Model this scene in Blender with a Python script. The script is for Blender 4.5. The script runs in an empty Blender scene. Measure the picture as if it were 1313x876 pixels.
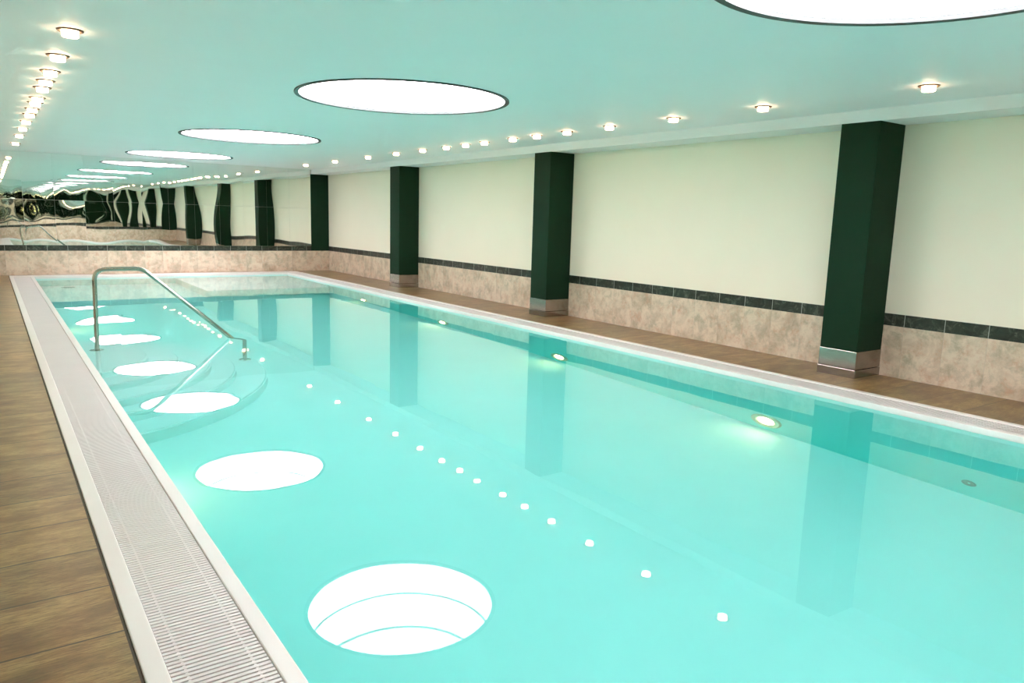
import bpy, bmesh, math, random
from mathutils import Vector, Matrix
random.seed(7)
PI = math.pi
sc = bpy.context.scene
COL = sc.collection

# ------------------------------------------------------------------ measures (metres)
H = 2.665            # ceiling
HB = 2.55            # underside of the side beams
XW, XL = 7.601, -0.59          # right / left wall
XP, XBL = 7.137, -0.125        # pool-side face of the right / left beam and pillars
YF, YB = 19.539, -0.81          # mirror wall / wall behind the photographer
ZW = -0.042                    # water level
PX0, PX1 = 0.754, 6.26         # pool inner sides
PY0, PY1 = -0.25, 18.98
ZB = -1.70                     # pool floor
GL0, GL1 = 0.315, 0.754        # left gutter
GR0, GR1 = 6.26, 6.645         # right gutter
Z1, Z2 = 0.532, 0.656          # dark tile band
TILE = 0.394

# ------------------------------------------------------------------ node helpers
class NT:
    def __init__(s, name):
        s.m = bpy.data.materials.new(name); s.m.use_nodes = True
        s.t = s.m.node_tree; s.n = s.t.nodes; s.l = s.t.links
        s.b = s.n['Principled BSDF']; s.out = s.n['Material Output']
    def new(s, typ, **kw):
        x = s.n.new(typ)
        for k, v in kw.items(): setattr(x, k, v)
        return x
    def link(s, a, b): s.l.new(a, b)
    def obj(s):
        return s.new('ShaderNodeTexCoord').outputs['Object']
    def mapped(s, scale, loc=(0, 0, 0)):
        mp = s.new('ShaderNodeMapping'); mp.inputs['Scale'].default_value = scale
        mp.inputs['Location'].default_value = loc
        s.link(s.obj(), mp.inputs['Vector']); return mp.outputs['Vector']
    def noise(s, vec, scale, detail=4, rough=.55, dist=0):
        x = s.new('ShaderNodeTexNoise'); x.inputs['Scale'].default_value = scale
        x.inputs['Detail'].default_value = detail; x.inputs['Roughness'].default_value = rough
        x.inputs['Distortion'].default_value = dist
        s.link(vec, x.inputs['Vector']); return x.outputs['Fac']
    def ramp(s, fac, stops):
        r = s.new('ShaderNodeValToRGB'); e = r.color_ramp.elements
        while len(e) < len(stops): e.new(.5)
        for q, (p, c) in zip(e, stops):
            q.position = p; q.color = (*c, 1)
        s.link(fac, r.inputs['Fac']); return r.outputs['Color']
    def math(s, op, a, b=None, c=None):
        x = s.new('ShaderNodeMath', operation=op)
        for i, v in enumerate((a, b, c)):
            if v is None: continue
            if isinstance(v, (int, float)): x.inputs[i].default_value = v
            else: s.link(v, x.inputs[i])
        return x.outputs[0]
    def mix(s, fac, a, b, blend='MIX'):
        x = s.new('ShaderNodeMix', data_type='RGBA', blend_type=blend)
        for i, v in ((0, fac), (6, a), (7, b)):
            if isinstance(v, (int, float)): x.inputs[i].default_value = v
            elif isinstance(v, tuple): x.inputs[i].default_value = (*v, 1)
            else: s.link(v, x.inputs[i])
        return x.outputs[2]
    def bump(s, h, strength=.2, dist=.01):
        x = s.new('ShaderNodeBump'); x.inputs['Strength'].default_value = strength
        x.inputs['Distance'].default_value = dist
        s.link(h, x.inputs['Height']); s.link(x.outputs['Normal'], s.b.inputs['Normal'])
    def set(s, **kw):
        for k, v in kw.items():
            i = s.b.inputs[k.replace('_', ' ')]
            if isinstance(v, (int, float)): i.default_value = v
            elif isinstance(v, tuple): i.default_value = (*v, 1)
            else: s.link(v, i)
        return s

def joint(nt, axis, pitch, start, width):
    """1 on a joint line, 0 elsewhere"""
    sp = nt.new('ShaderNodeSeparateXYZ'); nt.link(nt.obj(), sp.inputs[0])
    v = nt.math('DIVIDE', nt.math('SUBTRACT', sp.outputs[axis], start), pitch)
    fr = nt.math('FRACT', v)
    d = nt.math('MINIMUM', fr, nt.math('SUBTRACT', 1.0, fr))
    return nt.math('LESS_THAN', d, width / pitch / 2), nt.math('FLOOR', v)

def plain(name, col, rough=.5, metal=0, var=.04, scale=6, bump=0):
    t = NT(name); n = t.noise(t.obj(), scale)
    lo = tuple(c * (1 - var) for c in col); hi = tuple(min(1, c * (1 + var)) for c in col)
    t.set(Base_Color=t.ramp(n, [(.3, lo), (.7, hi)]), Roughness=rough, Metallic=metal)
    if bump: t.bump(t.noise(t.obj(), 180, 2), bump, .002)
    return t.m

def emitter(name, col, strength):
    t = NT(name); n = t.noise(t.obj(), 2.0, 1)
    t.set(Base_Color=(.8, .8, .8), Roughness=.6)
    t.link(t.ramp(n, [(0, tuple(c * .98 for c in col)), (1, col)]), t.b.inputs['Emission Color'])
    t.b.inputs['Emission Strength'].default_value = strength
    return t.m

M = {}
M['ceiling'] = plain('ceiling_paint', (.94, .91, .92), .55, var=.01, scale=1)
M['beam'] = plain('beam_paint', (.90, .87, .86), .6, var=.01, scale=1)
M['cream'] = plain('cream_paint', (.90, .82, .66), .6, var=.012, scale=1.2, bump=.04)
M['green'] = plain('dark_green_gloss', (.010, .034, .017), .55, var=.06, scale=3)
M['green'].node_tree.nodes['Principled BSDF'].inputs['Specular IOR Level'].default_value = .07
M['steel'] = NT('brushed_steel')
_t = M['steel']; _n = _t.noise(_t.mapped((4, 4, 260)), 3, 3)
_t.set(Base_Color=_t.ramp(_n, [(.3, (.31, .28, .25)), (.7, (.40, .37, .33))]), Metallic=1.0, Roughness=.16); M['steel'] = _t.m
M['chrome'] = plain('polished_steel', (.40, .42, .36), .14, 1.0, var=.03)
M['rim'] = plain('grey_rim_paint', (.055, .075, .068), .5)
M['bronze'] = plain('bronze_rim', (.16, .09, .05), .4, .6)
M['white'] = plain('white_gutter_ceramic', (.77, .73, .69), .35, var=.02, scale=3)
M['grate'] = plain('white_plastic_slats', (.72, .68, .66), .42, var=.02, scale=3)
M['channel'] = plain('gutter_channel', (.30, .27, .25), .6)
M['seal'] = plain('dark_sealant', (.06, .05, .035), .7)
M['drum'] = emitter('luminous_white_fabric', (1.0, .85, .93), 9.4)
M['diffuser'] = emitter('luminous_diffuser', (1.0, .88, .95), 11.0)
M['bulb'] = emitter('frosted_lamp_glass', (1.0, .66, .40), 32.0)
M['poollens'] = emitter('underwater_lens', (1.0, .62, .28), 38.0)
M['poolring'] = plain('underwater_steel_ring', (.62, .60, .46), .35, .5)
M['poolwall'] = plain('teal_pool_wall', (.24, .80, .76), .5, var=.015, scale=1.5)
M['inlet'] = plain('grey_green_inlet', (.16, .36, .33), .5)
M['basin'] = plain('pale_pool_liner', (.83, .93, .91), .5, var=.015, scale=1.5)

# wood-look porcelain planks laid across the deck
_t = NT('wood_look_floor_tile')
_j, _id = joint(_t, 1, TILE, 2.80, .009)
_wn = _t.new('ShaderNodeTexWhiteNoise', noise_dimensions='1D'); _t.link(_id, _wn.inputs['W'])
_off = _t.new('ShaderNodeVectorMath', operation='ADD'); _cmb = _t.new('ShaderNodeCombineXYZ')
_t.link(_t.math('MULTIPLY', _wn.outputs['Value'], 37.0), _cmb.inputs['X'])
_t.link(_t.mapped((1.6, 5.0, 1)), _off.inputs[0]); _t.link(_cmb.outputs[0], _off.inputs[1])
_g = _t.noise(_off.outputs[0], 1.7, 9, .64, .25)
_fine = _t.noise(_t.mapped((3.0, 26, 1), (1, 5, 0)), 5, 6, .7)
_g2 = _t.noise(_t.mapped((1.6, 3.0, 1), (3, 1, 0)), 1.9, 7, .66)
_c = _t.ramp(_g, [(.30, (.150, .078, .025)), (.44, (.250, .150, .053)), (.56, (.365, .240, .094)), (.70, (.235, .132, .043))])
_c = _t.mix(_t.ramp(_g2, [(.44, (0, 0, 0)), (.66, (.9, .9, .9))]), _c, (.140, .066, .024))
_c = _t.mix(_t.ramp(_fine, [(.38, (.7, .7, .7)), (.56, (0, 0, 0))]), _c, (.095, .052, .020))
_hv = _t.new('ShaderNodeHueSaturation'); _t.link(_c, _hv.inputs['Color'])
_t.link(_t.math('ADD', _t.math('MULTIPLY', _wn.outputs['Value'], .34), .88), _hv.inputs['Value'])
_t.set(Base_Color=_t.mix(_j, _hv.outputs[0], (.05, .032, .018)), Roughness=.30)
_t.bump(_t.math('SUBTRACT', _g, _j), .12, .004); M['floor'] = _t.m

def stone(name, axis):
    t = NT(name); j, idn = joint(t, axis, TILE, 3.823, .004)
    wn = t.new('ShaderNodeTexWhiteNoise', noise_dimensions='1D'); t.link(idn, wn.inputs['W'])
    off = t.new('ShaderNodeVectorMath', operation='ADD'); cm = t.new('ShaderNodeCombineXYZ')
    t.link(t.math('MULTIPLY', wn.outputs['Value'], 23.0), cm.inputs['Z'])
    t.link(t.obj(), off.inputs[0]); t.link(cm.outputs[0], off.inputs[1])
    a = t.noise(off.outputs[0], 3.0, 9, .68, .35); b = t.noise(off.outputs[0], 8, 7, .74, .2)
    c = t.ramp(a, [(.28, (.34, .26, .17)), (.42, (.57, .45, .33)), (.55, (.74, .61, .47)), (.70, (.60, .50, .37))])
    c = t.mix(t.ramp(b, [(.50, (0, 0, 0)), (.70, (.9, .9, .9))]), c, (.56, .34, .22))
    d_ = t.noise(off.outputs[0], 5.0, 8, .72, .3)
    c = t.mix(t.ramp(d_, [(.50, (0, 0, 0)), (.66, (.9, .9, .9))]), c, (.42, .36, .25))
    c = t.mix(t.math('MULTIPLY', j, .55), c, (.50, .42, .35))
    t.set(Base_Color=c, Roughness=.3); t.bump(t.math('SUBTRACT', b, j), .06, .003); return t.m
def band(name, axis):
    t = NT(name); j, idn = joint(t, axis, TILE, 3.823, .006)
    a = t.noise(t.obj(), 9, 8, .68, 1.2); 
    c = t.ramp(a, [(.36, (.010, .014, .009)), (.53, (.028, .036, .025)), (.70, (.13, .15, .11))])
    t.set(Base_Color=t.mix(j, c, (.45, .47, .42)), Roughness=.28); return t.m
M['stone_y'] = stone('pink_marble_tile', 1); M['stone_x'] = stone('pink_marble_tile_end', 0)
M['band_y'] = band('dark_green_marble_band', 1); M['band_x'] = band('dark_green_marble_band_end', 0)

_t = NT('silver_mirror'); _n = _t.noise(_t.obj(), 5)
_t.set(Base_Color=_t.ramp(_n, [(0, (.84, .86, .82)), (1, (.87, .89, .85))]), Metallic=1.0, Roughness=.01); M['mirror'] = _t.m

_t = NT('pool_water')
_t.n.remove(_t.b)
_gl = _t.new('ShaderNodeBsdfGlass'); _gl.inputs['IOR'].default_value = 1.33; _gl.inputs['Roughness'].default_value = 0.0
_gl.inputs['Color'].default_value = (1, 1, 1, 1)
_wv = _t.noise(_t.mapped((1, 1, 1)), .9, 2, .5, .3)
_bp = _t.new('ShaderNodeBump'); _bp.inputs['Strength'].default_value = .35; _bp.inputs['Distance'].default_value = .004
_t.link(_wv, _bp.inputs['Height']); _t.link(_bp.outputs['Normal'], _gl.inputs['Normal'])
_va = _t.new('ShaderNodeVolumeAbsorption'); _va.inputs['Color'].default_value = (.555, .965, .945, 1); _va.inputs['Density'].default_value = .56
_t.link(_gl.outputs[0], _t.out.inputs['Surface']); _t.link(_va.outputs[0], _t.out.inputs['Volume']); M['water'] = _t.m

# ------------------------------------------------------------------ mesh helpers
class MB:
    def __init__(s): s.b = bmesh.new()
    def face(s, pts):
        return s.b.faces.new([s.b.verts.new(p) for p in pts])
    def box(s, x0, x1, y0, y1, z0, z1, bev=0):
        v = [s.b.verts.new(p) for p in ((x0,y0,z0),(x1,y0,z0),(x1,y1,z0),(x0,y1,z0),(x0,y0,z1),(x1,y0,z1),(x1,y1,z1),(x0,y1,z1))]
        f = [s.b.faces.new([v[i] for i in q]) for q in ((0,3,2,1),(4,5,6,7),(0,1,5,4),(1,2,6,5),(2,3,7,6),(3,0,4,7))]
        if bev:
            e = list({e for q in f for e in q.edges})
            bmesh.ops.bevel(s.b, geom=e, offset=bev, segments=2, profile=.5, affect='EDGES')
        return s
    def lathe(s, prof, n=64, c=(0, 0, 0), close=False, axis='Z'):
        rings = []
        for r, z in prof:
            ring = []
            for k in range(n):
                a = 2 * PI * k / n
                p = (r * math.cos(a), r * math.sin(a), z) if axis == 'Z' else (z, r * math.cos(a), r * math.sin(a))
                ring.append(s.b.verts.new((p[0] + c[0], p[1] + c[1], p[2] + c[2])))
            rings.append(ring)
        pr = list(zip(rings, rings[1:])) + ([(rings[-1], rings[0])] if close else [])
        for a, b in pr:
            for k in range(n):
                s.b.faces.new((a[k], a[(k+1) % n], b[(k+1) % n], b[k]))
        if not close:
            for ring, r in ((rings[0], prof[0][0]), (rings[-1], prof[-1][0])):
                if r > 1e-6 and getattr(s, 'cap', True): s.b.faces.new(ring)
        return s
    def tube(s, pts, r, n=16):
        pts = [Vector(p) for p in pts]; rings = []
        up = None
        for i, p in enumerate(pts):
            d = ((pts[min(i+1, len(pts)-1)] - p).normalized() + (p - pts[max(i-1, 0)]).normalized()).normalized()
            if up is None: up = d.orthogonal().normalized()
            up = (up - d * up.dot(d)).normalized(); sd = d.cross(up)
            rings.append([s.b.verts.new(p + r * (math.cos(2*PI*k/n) * up + math.sin(2*PI*k/n) * sd)) for k in range(n)])
        for a, b in zip(rings, rings[1:]):
            for k in range(n): s.b.faces.new((a[k], a[(k+1) % n], b[(k+1) % n], b[k]))
        s.b.faces.new(rings[0]); s.b.faces.new(rings[-1]); return s
    def build(s, name, mat, parent=None, smooth=False, loc=(0, 0, 0), normals=True):
        if normals: bmesh.ops.recalc_face_normals(s.b, faces=s.b.faces)
        me = bpy.data.meshes.new(name); s.b.to_mesh(me); s.b.free()
        me.materials.append(mat)
        o = bpy.data.objects.new(name, me); COL.objects.link(o); o.location = loc
        if parent: o.parent = parent
        if smooth:
            for p in me.polygons: p.use_smooth = True
            me.set_sharp_from_angle(angle=math.radians(35))
        return o

def struct(o): o['kind'] = 'structure'; return o
def tag(o, label, cat, group=None, kind='thing'):
    o['label'] = label; o['category'] = cat; o['kind'] = kind
    if group: o['group'] = group
    return o
def empty(name, loc):
    o = bpy.data.objects.new(name, None); COL.objects.link(o); o.location = loc; o.empty_display_size = .1; return o
def copy_tree(o, loc):
    r = o.copy(); COL.objects.link(r); r.location = loc
    for ch in list(o.children):
        c = ch.copy(); COL.objects.link(c); c.parent = r
        for g in list(ch.children):
            d = g.copy(); COL.objects.link(d); d.parent = c
    return r
ORD = ['first', 'second', 'third', 'fourth', 'fifth', 'sixth', 'seventh', 'eighth', 'ninth', 'tenth', 'eleventh', 'twelfth',
       'thirteenth', 'fourteenth', 'fifteenth', 'sixteenth', 'seventeenth', 'eighteenth', 'nineteenth', 'twentieth', 'twenty-first', 'twenty-second']

# ------------------------------------------------------------------ floor (deck round the pool)
G = .012   # dark joint beside the gutter
b = MB()
b.box(XL, GL0 - G, YB, YF, -.12, 0)
b.box(GR1 + G, XW, YB, YF, -.12, 0)
b.box(GL0 - G, GR1 + G, YB, PY0 - .44, -.12, 0)
b.box(GL0 - G, GR1 + G, 19.44, YF, -.12, 0)
struct(b.build('floor', M['floor']))
b = MB()
b.box(GL0 - G, GL0, PY0 - .44, 19.44, -.1, -.003)
b.box(GR1, GR1 + G, PY0 - .44, 19.44, -.1, -.003)
struct(b.build('trim_1', M['seal']))

# ------------------------------------------------------------------ pool basin, kerbs and gutters
b = MB(); T = .18
b.box(PX0 - T, PX1 + T, PY0 - T, PY1 + T, ZB - T, ZB)
struct(b.build('pool_floor', M['basin']))
b = MB(); ZL = -.085
b.box(PX0 - .06, PX0, PY0 - T, PY1 + T, ZB, ZL)
b.box(PX1, PX1 + .055, PY0 - T, PY1 + T, ZB, ZL)
b.box(PX0, PX1, PY0 - T, PY0, ZB, ZL)
b.box(PX0, PX1, PY1, PY1 + T, ZB, ZL)
struct(b.build('pool_lining', M['poolwall']))
b = MB()
b.box(GL1 - .064, GL1, PY0 - .06, PY1 + .05, ZL, 0, .005)
b.box(GR0, GR0 + .06, PY0 - .06, PY1 + .05, ZL, 0, .005)
b.box(GL0, GR1, PY1, 19.44, ZL, 0, .005)
b.box(GL0, GR1, PY0 - .44, PY0, ZL, 0, .005)
struct(b.build('trim_2', M['white']))        # inner lip and end kerbs
b = MB()
b.box(GL0, GL0 + .072, PY0, PY1, -.2, .004, .005)
b.box(GR1 - .075, GR1, PY0, PY1, -.2, .004, .005)
struct(b.build('trim_3', M['white']))        # outer kerbs
b = MB()
b.box(GL0 + .072, PX0 - .0605, PY0, PY1, -.20, -.16)
b.box(GR0 + .056, GR1 - .075, PY0, PY1, -.20, -.16)
struct(b.build('trim_4', M['channel']))      # gutter channel beds

PITCH = .0232
def grate(x0, x1, y0, y1, label):
    m = MB(); n = round((y1 - y0) / PITCH)
    for k in range(n):
        y = y0 + k * PITCH + .0036
        m.box(x0, x1, y, y + .0150, -.026, -.004)
    w = x1 - x0
    for f in (.16, .84):
        xc = x0 + w * f
        m.box(xc - .0045, xc + .0045, y0 + .001, y1 - .001, -.026, -.0055)
    o = m.build('gutter_grate', M['grate'])
    tag(o, label, 'grate', 'slatted overflow gutter grates')
cuts = [PY0 + .003 + PITCH * round((c - PY0 - .003) / PITCH) for c in (PY0 + .003, 1.1, 3.83, 6.56, 9.62, 12.6, 15.7, PY1 - .025)]
n_ = len(cuts) - 1
for side, x0, x1 in (('left', GL0 + .074, GL1 - .067), ('right', GR0 + .062, GR1 - .077)):
    for i in range(n_):
        k = n_ - 1 - i
        grate(x0, x1, cuts[i], cuts[i + 1],
              'white slatted grate in the %s gutter, %s section counted from the mirror wall' % (side, ORD[k]))

# ------------------------------------------------------------------ water
b = MB()
b.box(PX0 - .02, PX1 + .02, PY0 - .02, PY1 + .02, ZB - .02, ZW)
w = b.build('pool_water', M['water'])
tag(w, 'still clear turquoise water filling the long indoor pool', 'water', None, 'stuff')

# ------------------------------------------------------------------ submerged semicircular steps at the left side
SC = (.30, 9.22)
root = empty('pool_steps', (PX0, SC[1], ZB))
tag(root, 'submerged half-round pool steps below the steel handrail', 'steps')
zl = ZB
for r, dep in ((2.36, 1.36), (2.02, 1.12), (1.75, .876), (1.42, .635), (1.10, .395)):
    z = ZW - dep; m = MB(); n = 72
    a0 = math.acos((PX0 - SC[0]) / r)
    arc = [(SC[0] + r * math.cos(-a0 + 2 * a0 * k / n), SC[1] + r * math.sin(-a0 + 2 * a0 * k / n)) for k in range(n + 1)]
    lo = [m.b.verts.new((x - PX0, y - SC[1], zl - ZB)) for x, y in arc]
    hi = [m.b.verts.new((x - PX0, y - SC[1], z - ZB)) for x, y in arc]
    m.b.faces.new(lo); m.b.faces.new(hi)
    for k in range(n): m.b.faces.new((lo[k], lo[k+1], hi[k+1], hi[k]))
    m.b.faces.new((lo[n], lo[0], hi[0], hi[n]))
    bmesh.ops.recalc_face_normals(m.b, faces=m.b.faces)
    ed = [e for e in m.b.edges if all(v in hi for v in e.verts) and max(v.co.x for v in e.verts) > .02]
    bmesh.ops.bevel(m.b, geom=ed, offset=.025, segments=3, affect='EDGES')
    m.build('step', M['basin'], root, smooth=True)
    zl = z
# submerged bench in the far right corner
o = MB().box(3.57, PX1, 15.85, PY1, ZB, ZW - .5, .02).build('pool_bench', M['basin'])
tag(o, 'submerged pale bench in the far right corner of the pool', 'bench')

# ------------------------------------------------------------------ handrail
A = Vector((.936, 9.612, 0)); D = Vector((.99, -.142, 0)).normalized(); L = 1.617
def rp(s, z): return Vector((D.x * s, D.y * s, z))
root = empty('pool_handrail', (A.x, A.y, 0))
tag(root, 'bent polished steel handrail slanting down into the water at the left pool edge', 'handrail')
def rounded(pts, rads, seg=8):
    out = [pts[0]]
    for i in range(1, len(pts) - 1):
        p, a, c = pts[i], pts[i-1], pts[i+1]
        d1 = (a - p).normalized(); d2 = (c - p).normalized(); r = rads[i-1]
        for k in range(seg + 1):
            t = k / seg
            out.append((1-t)**2 * (p + d1*r) + 2*t*(1-t) * p + t*t * (p + d2*r))
    out.append(pts[-1]); return out
path = rounded([rp(0, -.436), rp(.022, .814), rp(.515, .822), rp(L, -.182), rp(L, -1.401)], [.13, .085, .07])
MB().tube(path, .0245, 20).build('rail_tube', M['chrome'], root, smooth=True)
for s, z in ((0.0, ZW - .395), (L, ZW - 1.36)):
    q = rp(s, 0)
    MB().lathe([(.024, z + .0006), (.072, z + .0006), (.075, z + .005), (.072, z + .010), (.034, z + .016), (.024, z + .016)], 32, (q.x, q.y, 0), close=True)\
        .build('flange', M['chrome'], root, smooth=True)

# ------------------------------------------------------------------ underwater lamps and inlets on the side walls
def pool_lamp(x, y, z, sgn):
    r = empty('underwater_lamp', (x, y, z))
    m = MB(); m.lathe([(.100, sgn*.002), (.178, sgn*.002), (.180, sgn*.010), (.165, sgn*.024), (.115, sgn*.026), (.100, sgn*.014)], 48, close=True, axis='X')
    m.build('ring', M['poolring'], r, smooth=True)
    m = MB(); m.lathe([(.098, sgn*.003), (.098, sgn*.010), (.08, sgn*.016), (.05, sgn*.020), (.0005, sgn*.021)], 40, axis='X')
    m.build('lens', M['poollens'], r, smooth=True)
    return r
LY = [-.8, 4.40, 7.72, 10.91, 14.19, 17.4]
lamp = None
PL_LABELS = {4.40: 'lit round underwater lamp in the right pool wall, largest and nearest of the row',
             7.72: 'lit round underwater lamp in the right pool wall below the second pillar reflection',
             10.91: 'lit round underwater lamp in the right pool wall, third along from the near end',
             14.19: 'tiny lit underwater lamp in the right pool wall, farthest one towards the mirror wall'}
for y in (4.40, 7.72, 10.91, 14.19):
    if lamp is None: lamp = pool_lamp(PX1, y, -1.43, -1); o = lamp
    else: o = copy_tree(lamp, (PX1, y, -1.43))
    tag(o, PL_LABELS[y], 'lamp', 'underwater lamps along the right pool wall')
lampl = None; LLY = 5.85
for k, y in enumerate((LLY, 12.6)):
    if lampl is None: lampl = pool_lamp(PX0, y, -1.43, 1); o = lampl
    else: o = copy_tree(lampl, (PX0, 12.6, -1.43))
    tag(o, ('lit underwater lamp low on the left pool wall, its glow showing beside the gutter',
            'lit underwater lamp low on the left pool wall, beyond the handrail steps')[k], 'lamp', 'underwater lamps along the left pool wall')
def inlet(x, y, z, sgn, label, axis='X'):
    m = MB(); m.lathe([(.012, sgn*.001), (.055, sgn*.001), (.057, sgn*.005), (.045, sgn*.012), (.022, sgn*.008), (.012, sgn*.003)], 32, close=True, axis='X')
    o = m.build('water_inlet', M['inlet'], smooth=True, loc=(x, y, z))
    if axis == 'Y': o.rotation_euler = (0, 0, -PI / 2)
    tag(o, label, 'inlet')
inlet(PX1, 2.497, -1.43, -1, 'small dark round inlet low in the right pool wall near the right frame edge')

m = MB(); m.lathe([(.0005, .004), (.105, .004), (.112, .010), (.128, .010), (.134, .001), (.0005, .001)], 40)
o = m.build('floor_drain', M['inlet'], smooth=True, loc=(1.34, 18.62, ZB))
tag(o, 'dark round drain on the pool floor in the far left corner', 'drain')

# ------------------------------------------------------------------ walls
def wall_set(side, xin, sgn):
    xo = xin + sgn * .15
    a, c = sorted((xin + sgn * .006, xo))
    struct(MB().box(a, c, YB, YF, -.2, H + 1.0).build('wall_' + side, M['cream']))
    a, c = sorted((xin, xin + sgn * .006))
    struct(MB().box(a, c, YB, YF - .0001, 0, Z1).build('baseboard_' + side, M['stone_y']))
    a, c = sorted((xin - sgn * .001, xin + sgn * .006))
    return struct(MB().box(a, c, YB, YF - .0001, Z1, Z2).build('trim_' + ('5' if side == 'right' else '6'), M['band_y']))
wall_set('right', XW, 1); wall_set('left', XL, -1)
struct(MB().box(XL - .15, XW + .15, YF + .012, YF + .2, -.2, H + 1.0).build('wall_end', M['cream']))
struct(MB().box(XL, XW, YF, YF + .012, 0, Z1).build('baseboard_end', M['stone_x']))
struct(MB().box(XL, XP - .03, YF - .002, YF + .012, Z1, Z2).build('trim_7', M['band_x']))
struct(MB().box(XL - .15, XW + .15, YB - .2, YB - .012, -.2, H + 1.0).build('wall_back', M['cream']))
struct(MB().box(XL, XW, YB - .012, YB, 0, Z1).build('baseboard_back', M['stone_x']))
struct(MB().box(XL, XP - .03, YB - .012, YB + .002, Z1, Z2).build('trim_8', M['band_x']))
struct(MB().box(XL, XW, YB - .012, YB - .004, Z2, H).build('trim_9', M['rim']))
struct(MB().box(XL, XW, YF + .004, YF + .012, Z2, H).build('trim_10', M['white']))

# ------------------------------------------------------------------ mirror panels on the end wall
MX0 = 1.262; MW = .585
edges = [XL]
x = MX0 - 3 * MW
while x < XP - .06:
    if x > XL + .05: edges.append(x)
    x += MW
edges.append(XP - .03)
nc = len(edges) - 1
def mirror_sheet(x0, x1, z0, z1, y, sgn, surf, nx, nz):
    """a sheet of mirror glass 8 mm thick; surf(X, Z) is its gentle out-of-flatness, sgn the way it faces"""
    m = MB(); g = []
    for a in range(nx + 1):
        g.append([m.b.verts.new((a / nx * (x1 - x0), sgn * (.004 + surf(x0 + a / nx * (x1 - x0), z0 + c / nz * (z1 - z0), a / nx, c / nz)), c / nz * (z1 - z0)))
                  for c in range(nz + 1)])
    for a in range(nx):
        for c in range(nz):
            q = (g[a][c], g[a+1][c], g[a+1][c+1], g[a][c+1])
            m.b.faces.new(q if sgn < 0 else q[::-1])
    yb = -sgn * .004; w_, h_ = x1 - x0, z1 - z0
    m.face([(0, yb, 0), (0, yb, h_), (w_, yb, h_), (w_, yb, 0)])
    lines = ([g[a][0].co.copy() for a in range(nx + 1)], [g[nx][c].co.copy() for c in range(nz + 1)],
             [g[a][nz].co.copy() for a in range(nx, -1, -1)], [g[0][c].co.copy() for c in range(nz, -1, -1)])
    for ln in lines:
        m.face([tuple(p) for p in ln] + [(ln[-1].x, yb, ln[-1].z), (ln[0].x, yb, ln[0].z)])
    o = m.build('mirror_panel', M['mirror'], loc=(x0, y, z0), normals=False)
    for p in o.data.polygons: p.use_smooth = p.index < nx * nz
    return o
for row, (z0, z1) in enumerate(((Z2, 1.652), (1.652, H))):
    for i in range(nc):
        rnd = random.Random(100 * row + i)
        xm = (edges[i] + edges[i+1]) / 2
        left = max(0, min(1, (2.6 - xm) / .6))
        ph = [rnd.uniform(-.8, .8) + xm * 1.7 for _ in range(4)]; s_ = rnd.uniform(.7, 1.3) * (.0014 if xm > 4 else .0008); sg = 1 if rnd.random() < .75 else -.7
        la = left * (.0026 if row == 0 else .0006)
        def surf(X, Z, u, v):
            return .003 + s_ * sg * math.sin(PI * u) * math.sin(PI * v) + la * (v * v if row == 0 else 1) * (.6 * math.sin(3.4 * Z + .9 * X + ph[0]) + .4 * math.sin(7.5 * Z - 2.2 * X + ph[1]))
        o = mirror_sheet(edges[i] + .001, edges[i+1] - .001, z0 + .0015, z1 - .0015, YF, -1, surf, 18, 30)
        tag(o, 'wavy wall mirror panel of the %s row, %s column from the green corner pillar' % (('lower', 'upper')[row], ORD[nc - 1 - i]),
            'mirror', 'mirror panels covering the end wall')
o = mirror_sheet(XL + .01, XP - .035, Z2 + .002, H - .002, YB, 1, lambda X, Z, u, v: .002 + .0012 * math.sin(X * 5) * math.sin(Z * 3), 60, 20)
o.name = 'facing_mirror'
tag(o, 'large wall mirror opposite, glimpsed only as a reflection inside the end wall mirrors', 'mirror')

# ------------------------------------------------------------------ pillars
def pillar(y0, y1, label):
    r = empty('pillar', (XP, y0, 0)); d = XW - XP; w_ = y1 - y0
    MB().box(0, d, 0, w_, .272, HB, .004).build('shaft', M['green'], r)
    MB().box(-.003, d, -.003, w_ + .003, .088, .272, .002).build('base_cladding', M['steel'], r)['label'] = 'brushed steel base cladding'
    MB().box(-.008, d, -.008, w_ + .008, .0, .084, .002).build('plinth', M['steel'], r)
    tag(r, label, 'pillar', 'dark green pillars along the right wall')
PYS = [(14.349, 14.79, 'square dark green pillar on a steel base, second from the mirror wall'),
       (9.205, 9.62, 'square dark green pillar on a steel base, in the middle of the right wall'),
       (4.035, 4.442, 'largest square dark green pillar on a steel base, nearest the viewer')]
for a in PYS: pillar(*a)
o = MB().box(XP - .03, XW + .004, YF - .004, YF + .006, Z1, HB, .001).build('pillar', M['green'])
tag(o, 'dark green corner pillar set flush beside the mirrors above the pink tiles', 'pillar', 'dark green pillars along the right wall')

o = MB().box(XP - .03, XW + .004, YB - .006, YB + .004, Z1, HB, .001).build('pillar', M['green'])
tag(o, 'dark green corner pillar behind the viewer, glimpsed only in the mirrors', 'pillar', 'dark green pillars along the right wall')

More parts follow.
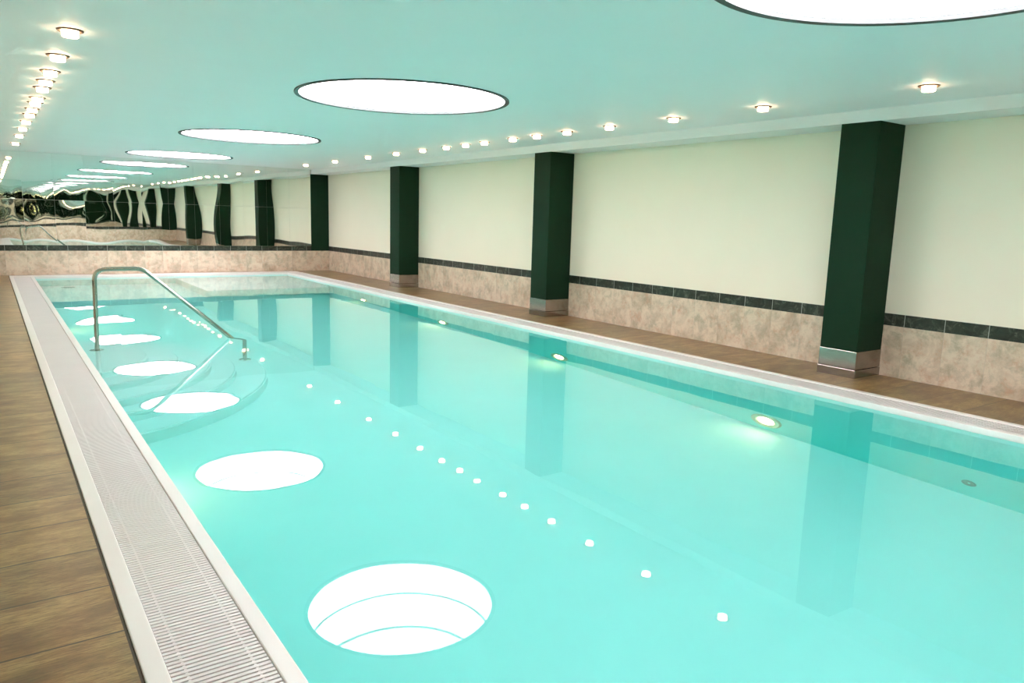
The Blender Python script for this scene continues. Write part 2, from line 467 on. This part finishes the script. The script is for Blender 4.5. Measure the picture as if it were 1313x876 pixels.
# ------------------------------------------------------------------ ceiling with round openings, beams
DX, DR = 3.485, 1.05
DY = [17.371, 12.134, 6.916, 1.75]
b = MB(); y = YF
bounds = [YF] + [(DY[i] + DY[i+1]) / 2 for i in range(len(DY) - 1)] + [YB]
for i, yc in enumerate(DY):
    ya, yb_ = bounds[i+1], bounds[i]
    xa, xb = XBL, XP
    angs = [2 * PI * k / 96 for k in range(96)]
    angs += [math.atan2(q - yc, p - DX) % (2 * PI) for p in (xa, xb) for q in (ya, yb_)]
    angs = sorted(set(round(a, 9) for a in angs))
    inn, top, out = [], [], []
    for a in angs:
        c_, s_ = math.cos(a), math.sin(a)
        t = min(((xb - DX) / c_ if c_ > 1e-9 else (xa - DX) / c_ if c_ < -1e-9 else 1e9),
                ((yb_ - yc) / s_ if s_ > 1e-9 else (ya - yc) / s_ if s_ < -1e-9 else 1e9))
        inn.append(b.b.verts.new((DX + DR * c_, yc + DR * s_, H))); out.append(b.b.verts.new((DX + t * c_, yc + t * s_, H)))
        top.append(b.b.verts.new((DX + DR * c_, yc + DR * s_, H + .1)))
    n = len(angs)
    for k in range(n):
        b.b.faces.new((inn[k], out[k], out[(k+1) % n], inn[(k+1) % n]))
        b.b.faces.new((inn[k], inn[(k+1) % n], top[(k+1) % n], top[k]))
bmesh.ops.remove_doubles(b.b, verts=b.b.verts, dist=1e-4)
struct(b.build('ceiling', M['ceiling'], normals=False))
struct(MB().box(XP, XW + .1, YB, YF, HB, H + .1).build('ceiling_beam', M['beam']))
struct(MB().box(XL - .1, XBL, YB, YF, HB, H + .1).build('ceiling_beam', M['beam']))

# ------------------------------------------------------------------ big round ceiling lights
def drum_faces(o, rmax):
    """only the side of the translucent shell that faces the room glows; its back is plain housing"""
    me = o.data; me.materials.append(M['white'])
    for p in me.polygons:
        c = p.center; r = math.hypot(c.x, c.y)
        glow = (p.normal.z < -.9) if rmax is None else (r < rmax and abs(p.normal.z) < .5)
        p.material_index = 0 if glow else 1
root = None
for i, yc in enumerate(DY):
    if root is None:
        root = o = empty('round_ceiling_light', (DX, yc, H))
        MB().lathe([(1.008, -.010), (1.048, -.014), (1.052, -.010), (1.049, .016), (1.008, .016)], 128, close=True).build('rim', M['rim'], o, smooth=True)
        m = MB(); m.lathe([(1.010, .017), (1.010, .405), (1.024, .405), (1.024, .017)], 128, close=True); drum_faces(m.build('lower_drum', M['drum'], o, smooth=True), 1.017)
        m = MB(); m.lathe([(.990, .405), (1.03, .405), (1.03, .417), (.990, .417)], 128, close=True); m.build('hoop', M['rim'], o, smooth=True)
        m = MB(); m.lathe([(1.0, .418), (1.0, .86), (1.012, .86), (1.012, .418)], 128, close=True); drum_faces(m.build('upper_drum', M['drum'], o, smooth=True), 1.005)
        m = MB(); m.lathe([(.975, .861), (1.012, .861), (1.012, .872), (.975, .872)], 128, close=True); m.build('hoop', M['rim'], o, smooth=True)
        m = MB(); m.lathe([(1.012, .873), (1.012, .89)], 128); drum_faces(m.build('diffuser', M['diffuser'], o), None)
    else: o = copy_tree(root, (DX, yc, H))
    lab = ['large round luminous ceiling light nearest the mirror wall', 'large round luminous ceiling light, second from the mirror wall',
           'large round luminous ceiling light, third from the mirror wall, wholly in view', 'largest round luminous ceiling light, cut off by the top of the picture'][i]
    tag(o, lab, 'ceiling light', 'large round ceiling lights over the pool')

# ------------------------------------------------------------------ small downlights along both sides
root = None
LYS = [17.06, 15.14, 13.74, 12.58, 11.60, 10.93, 10.26, 9.80, 8.95, 8.44, 7.83, 7.0, 5.97, 4.55, 3.4, 1.6]
RYS = [17.6, 15.78, 14.05, 12.80, 11.77, 10.95, 10.34, 9.79, 9.04, 8.46, 7.80, 6.985, 5.94, 4.77, 3.19, 1.2]
for side, xs, ys in (('left', .543, LYS), ('right', 6.30, RYS)):
    for k, yy in enumerate(ys):
        if root is None:
            root = o = empty('ceiling_downlight', (xs, yy, H))
            MB().lathe([(.060, -.009), (.076, -.009), (.081, -.003), (.081, .0), (.060, .0)], 40, close=True).build('rim', M['bronze'], o, smooth=True)
            MB().lathe([(.0005, -.002), (.051, -.002), (.051, -.039), (.047, -.044), (.0005, -.044)], 36).build('lamp_glass', M['bulb'], o, smooth=True)
        else: o = copy_tree(root, (xs, yy, H))
        tag(o, 'small glowing ceiling downlight in the %s row, %s from the mirror wall' % (side, ORD[k]), 'downlight', 'small ceiling downlights in two rows')

# ------------------------------------------------------------------ world, camera, colour
wd = bpy.data.worlds.new('World'); sc.world = wd; wd.use_nodes = True
wd.node_tree.nodes['Background'].inputs[0].default_value = (.02, .02, .02, 1)
f, yaw, pit, rol = 949.449, math.radians(35.25722), math.radians(-9.31018), math.radians(1.64632)
fw = Vector((math.sin(yaw) * math.cos(pit), math.cos(yaw) * math.cos(pit), math.sin(pit)))
rt = Vector((math.cos(yaw), -math.sin(yaw), 0)); up = rt.cross(fw)
r2 = math.cos(rol) * rt + math.sin(rol) * up; u2 = -math.sin(rol) * rt + math.cos(rol) * up
cam = bpy.data.cameras.new('Camera'); co = bpy.data.objects.new('Camera', cam); COL.objects.link(co)
cam.sensor_fit = 'HORIZONTAL'; cam.sensor_width = 36; cam.lens = f / 1313 * 36; cam.clip_start = .02; cam.clip_end = 200
mw = Matrix.Identity(4)
for i in range(3):
    mw[i][0], mw[i][1], mw[i][2] = r2[i], u2[i], -fw[i]
mw[2][3] = 1.5
co.matrix_world = mw
sc.camera = co
vs = sc.view_settings
vs.view_transform = 'Standard'; vs.look = 'None'; vs.gamma = 1; vs.use_curve_mapping = False; vs.exposure = 0
cy = sc.cycles
cy.max_bounces = 20; cy.diffuse_bounces = 8; cy.glossy_bounces = 14; cy.transmission_bounces = 12; cy.sample_clamp_indirect = 12
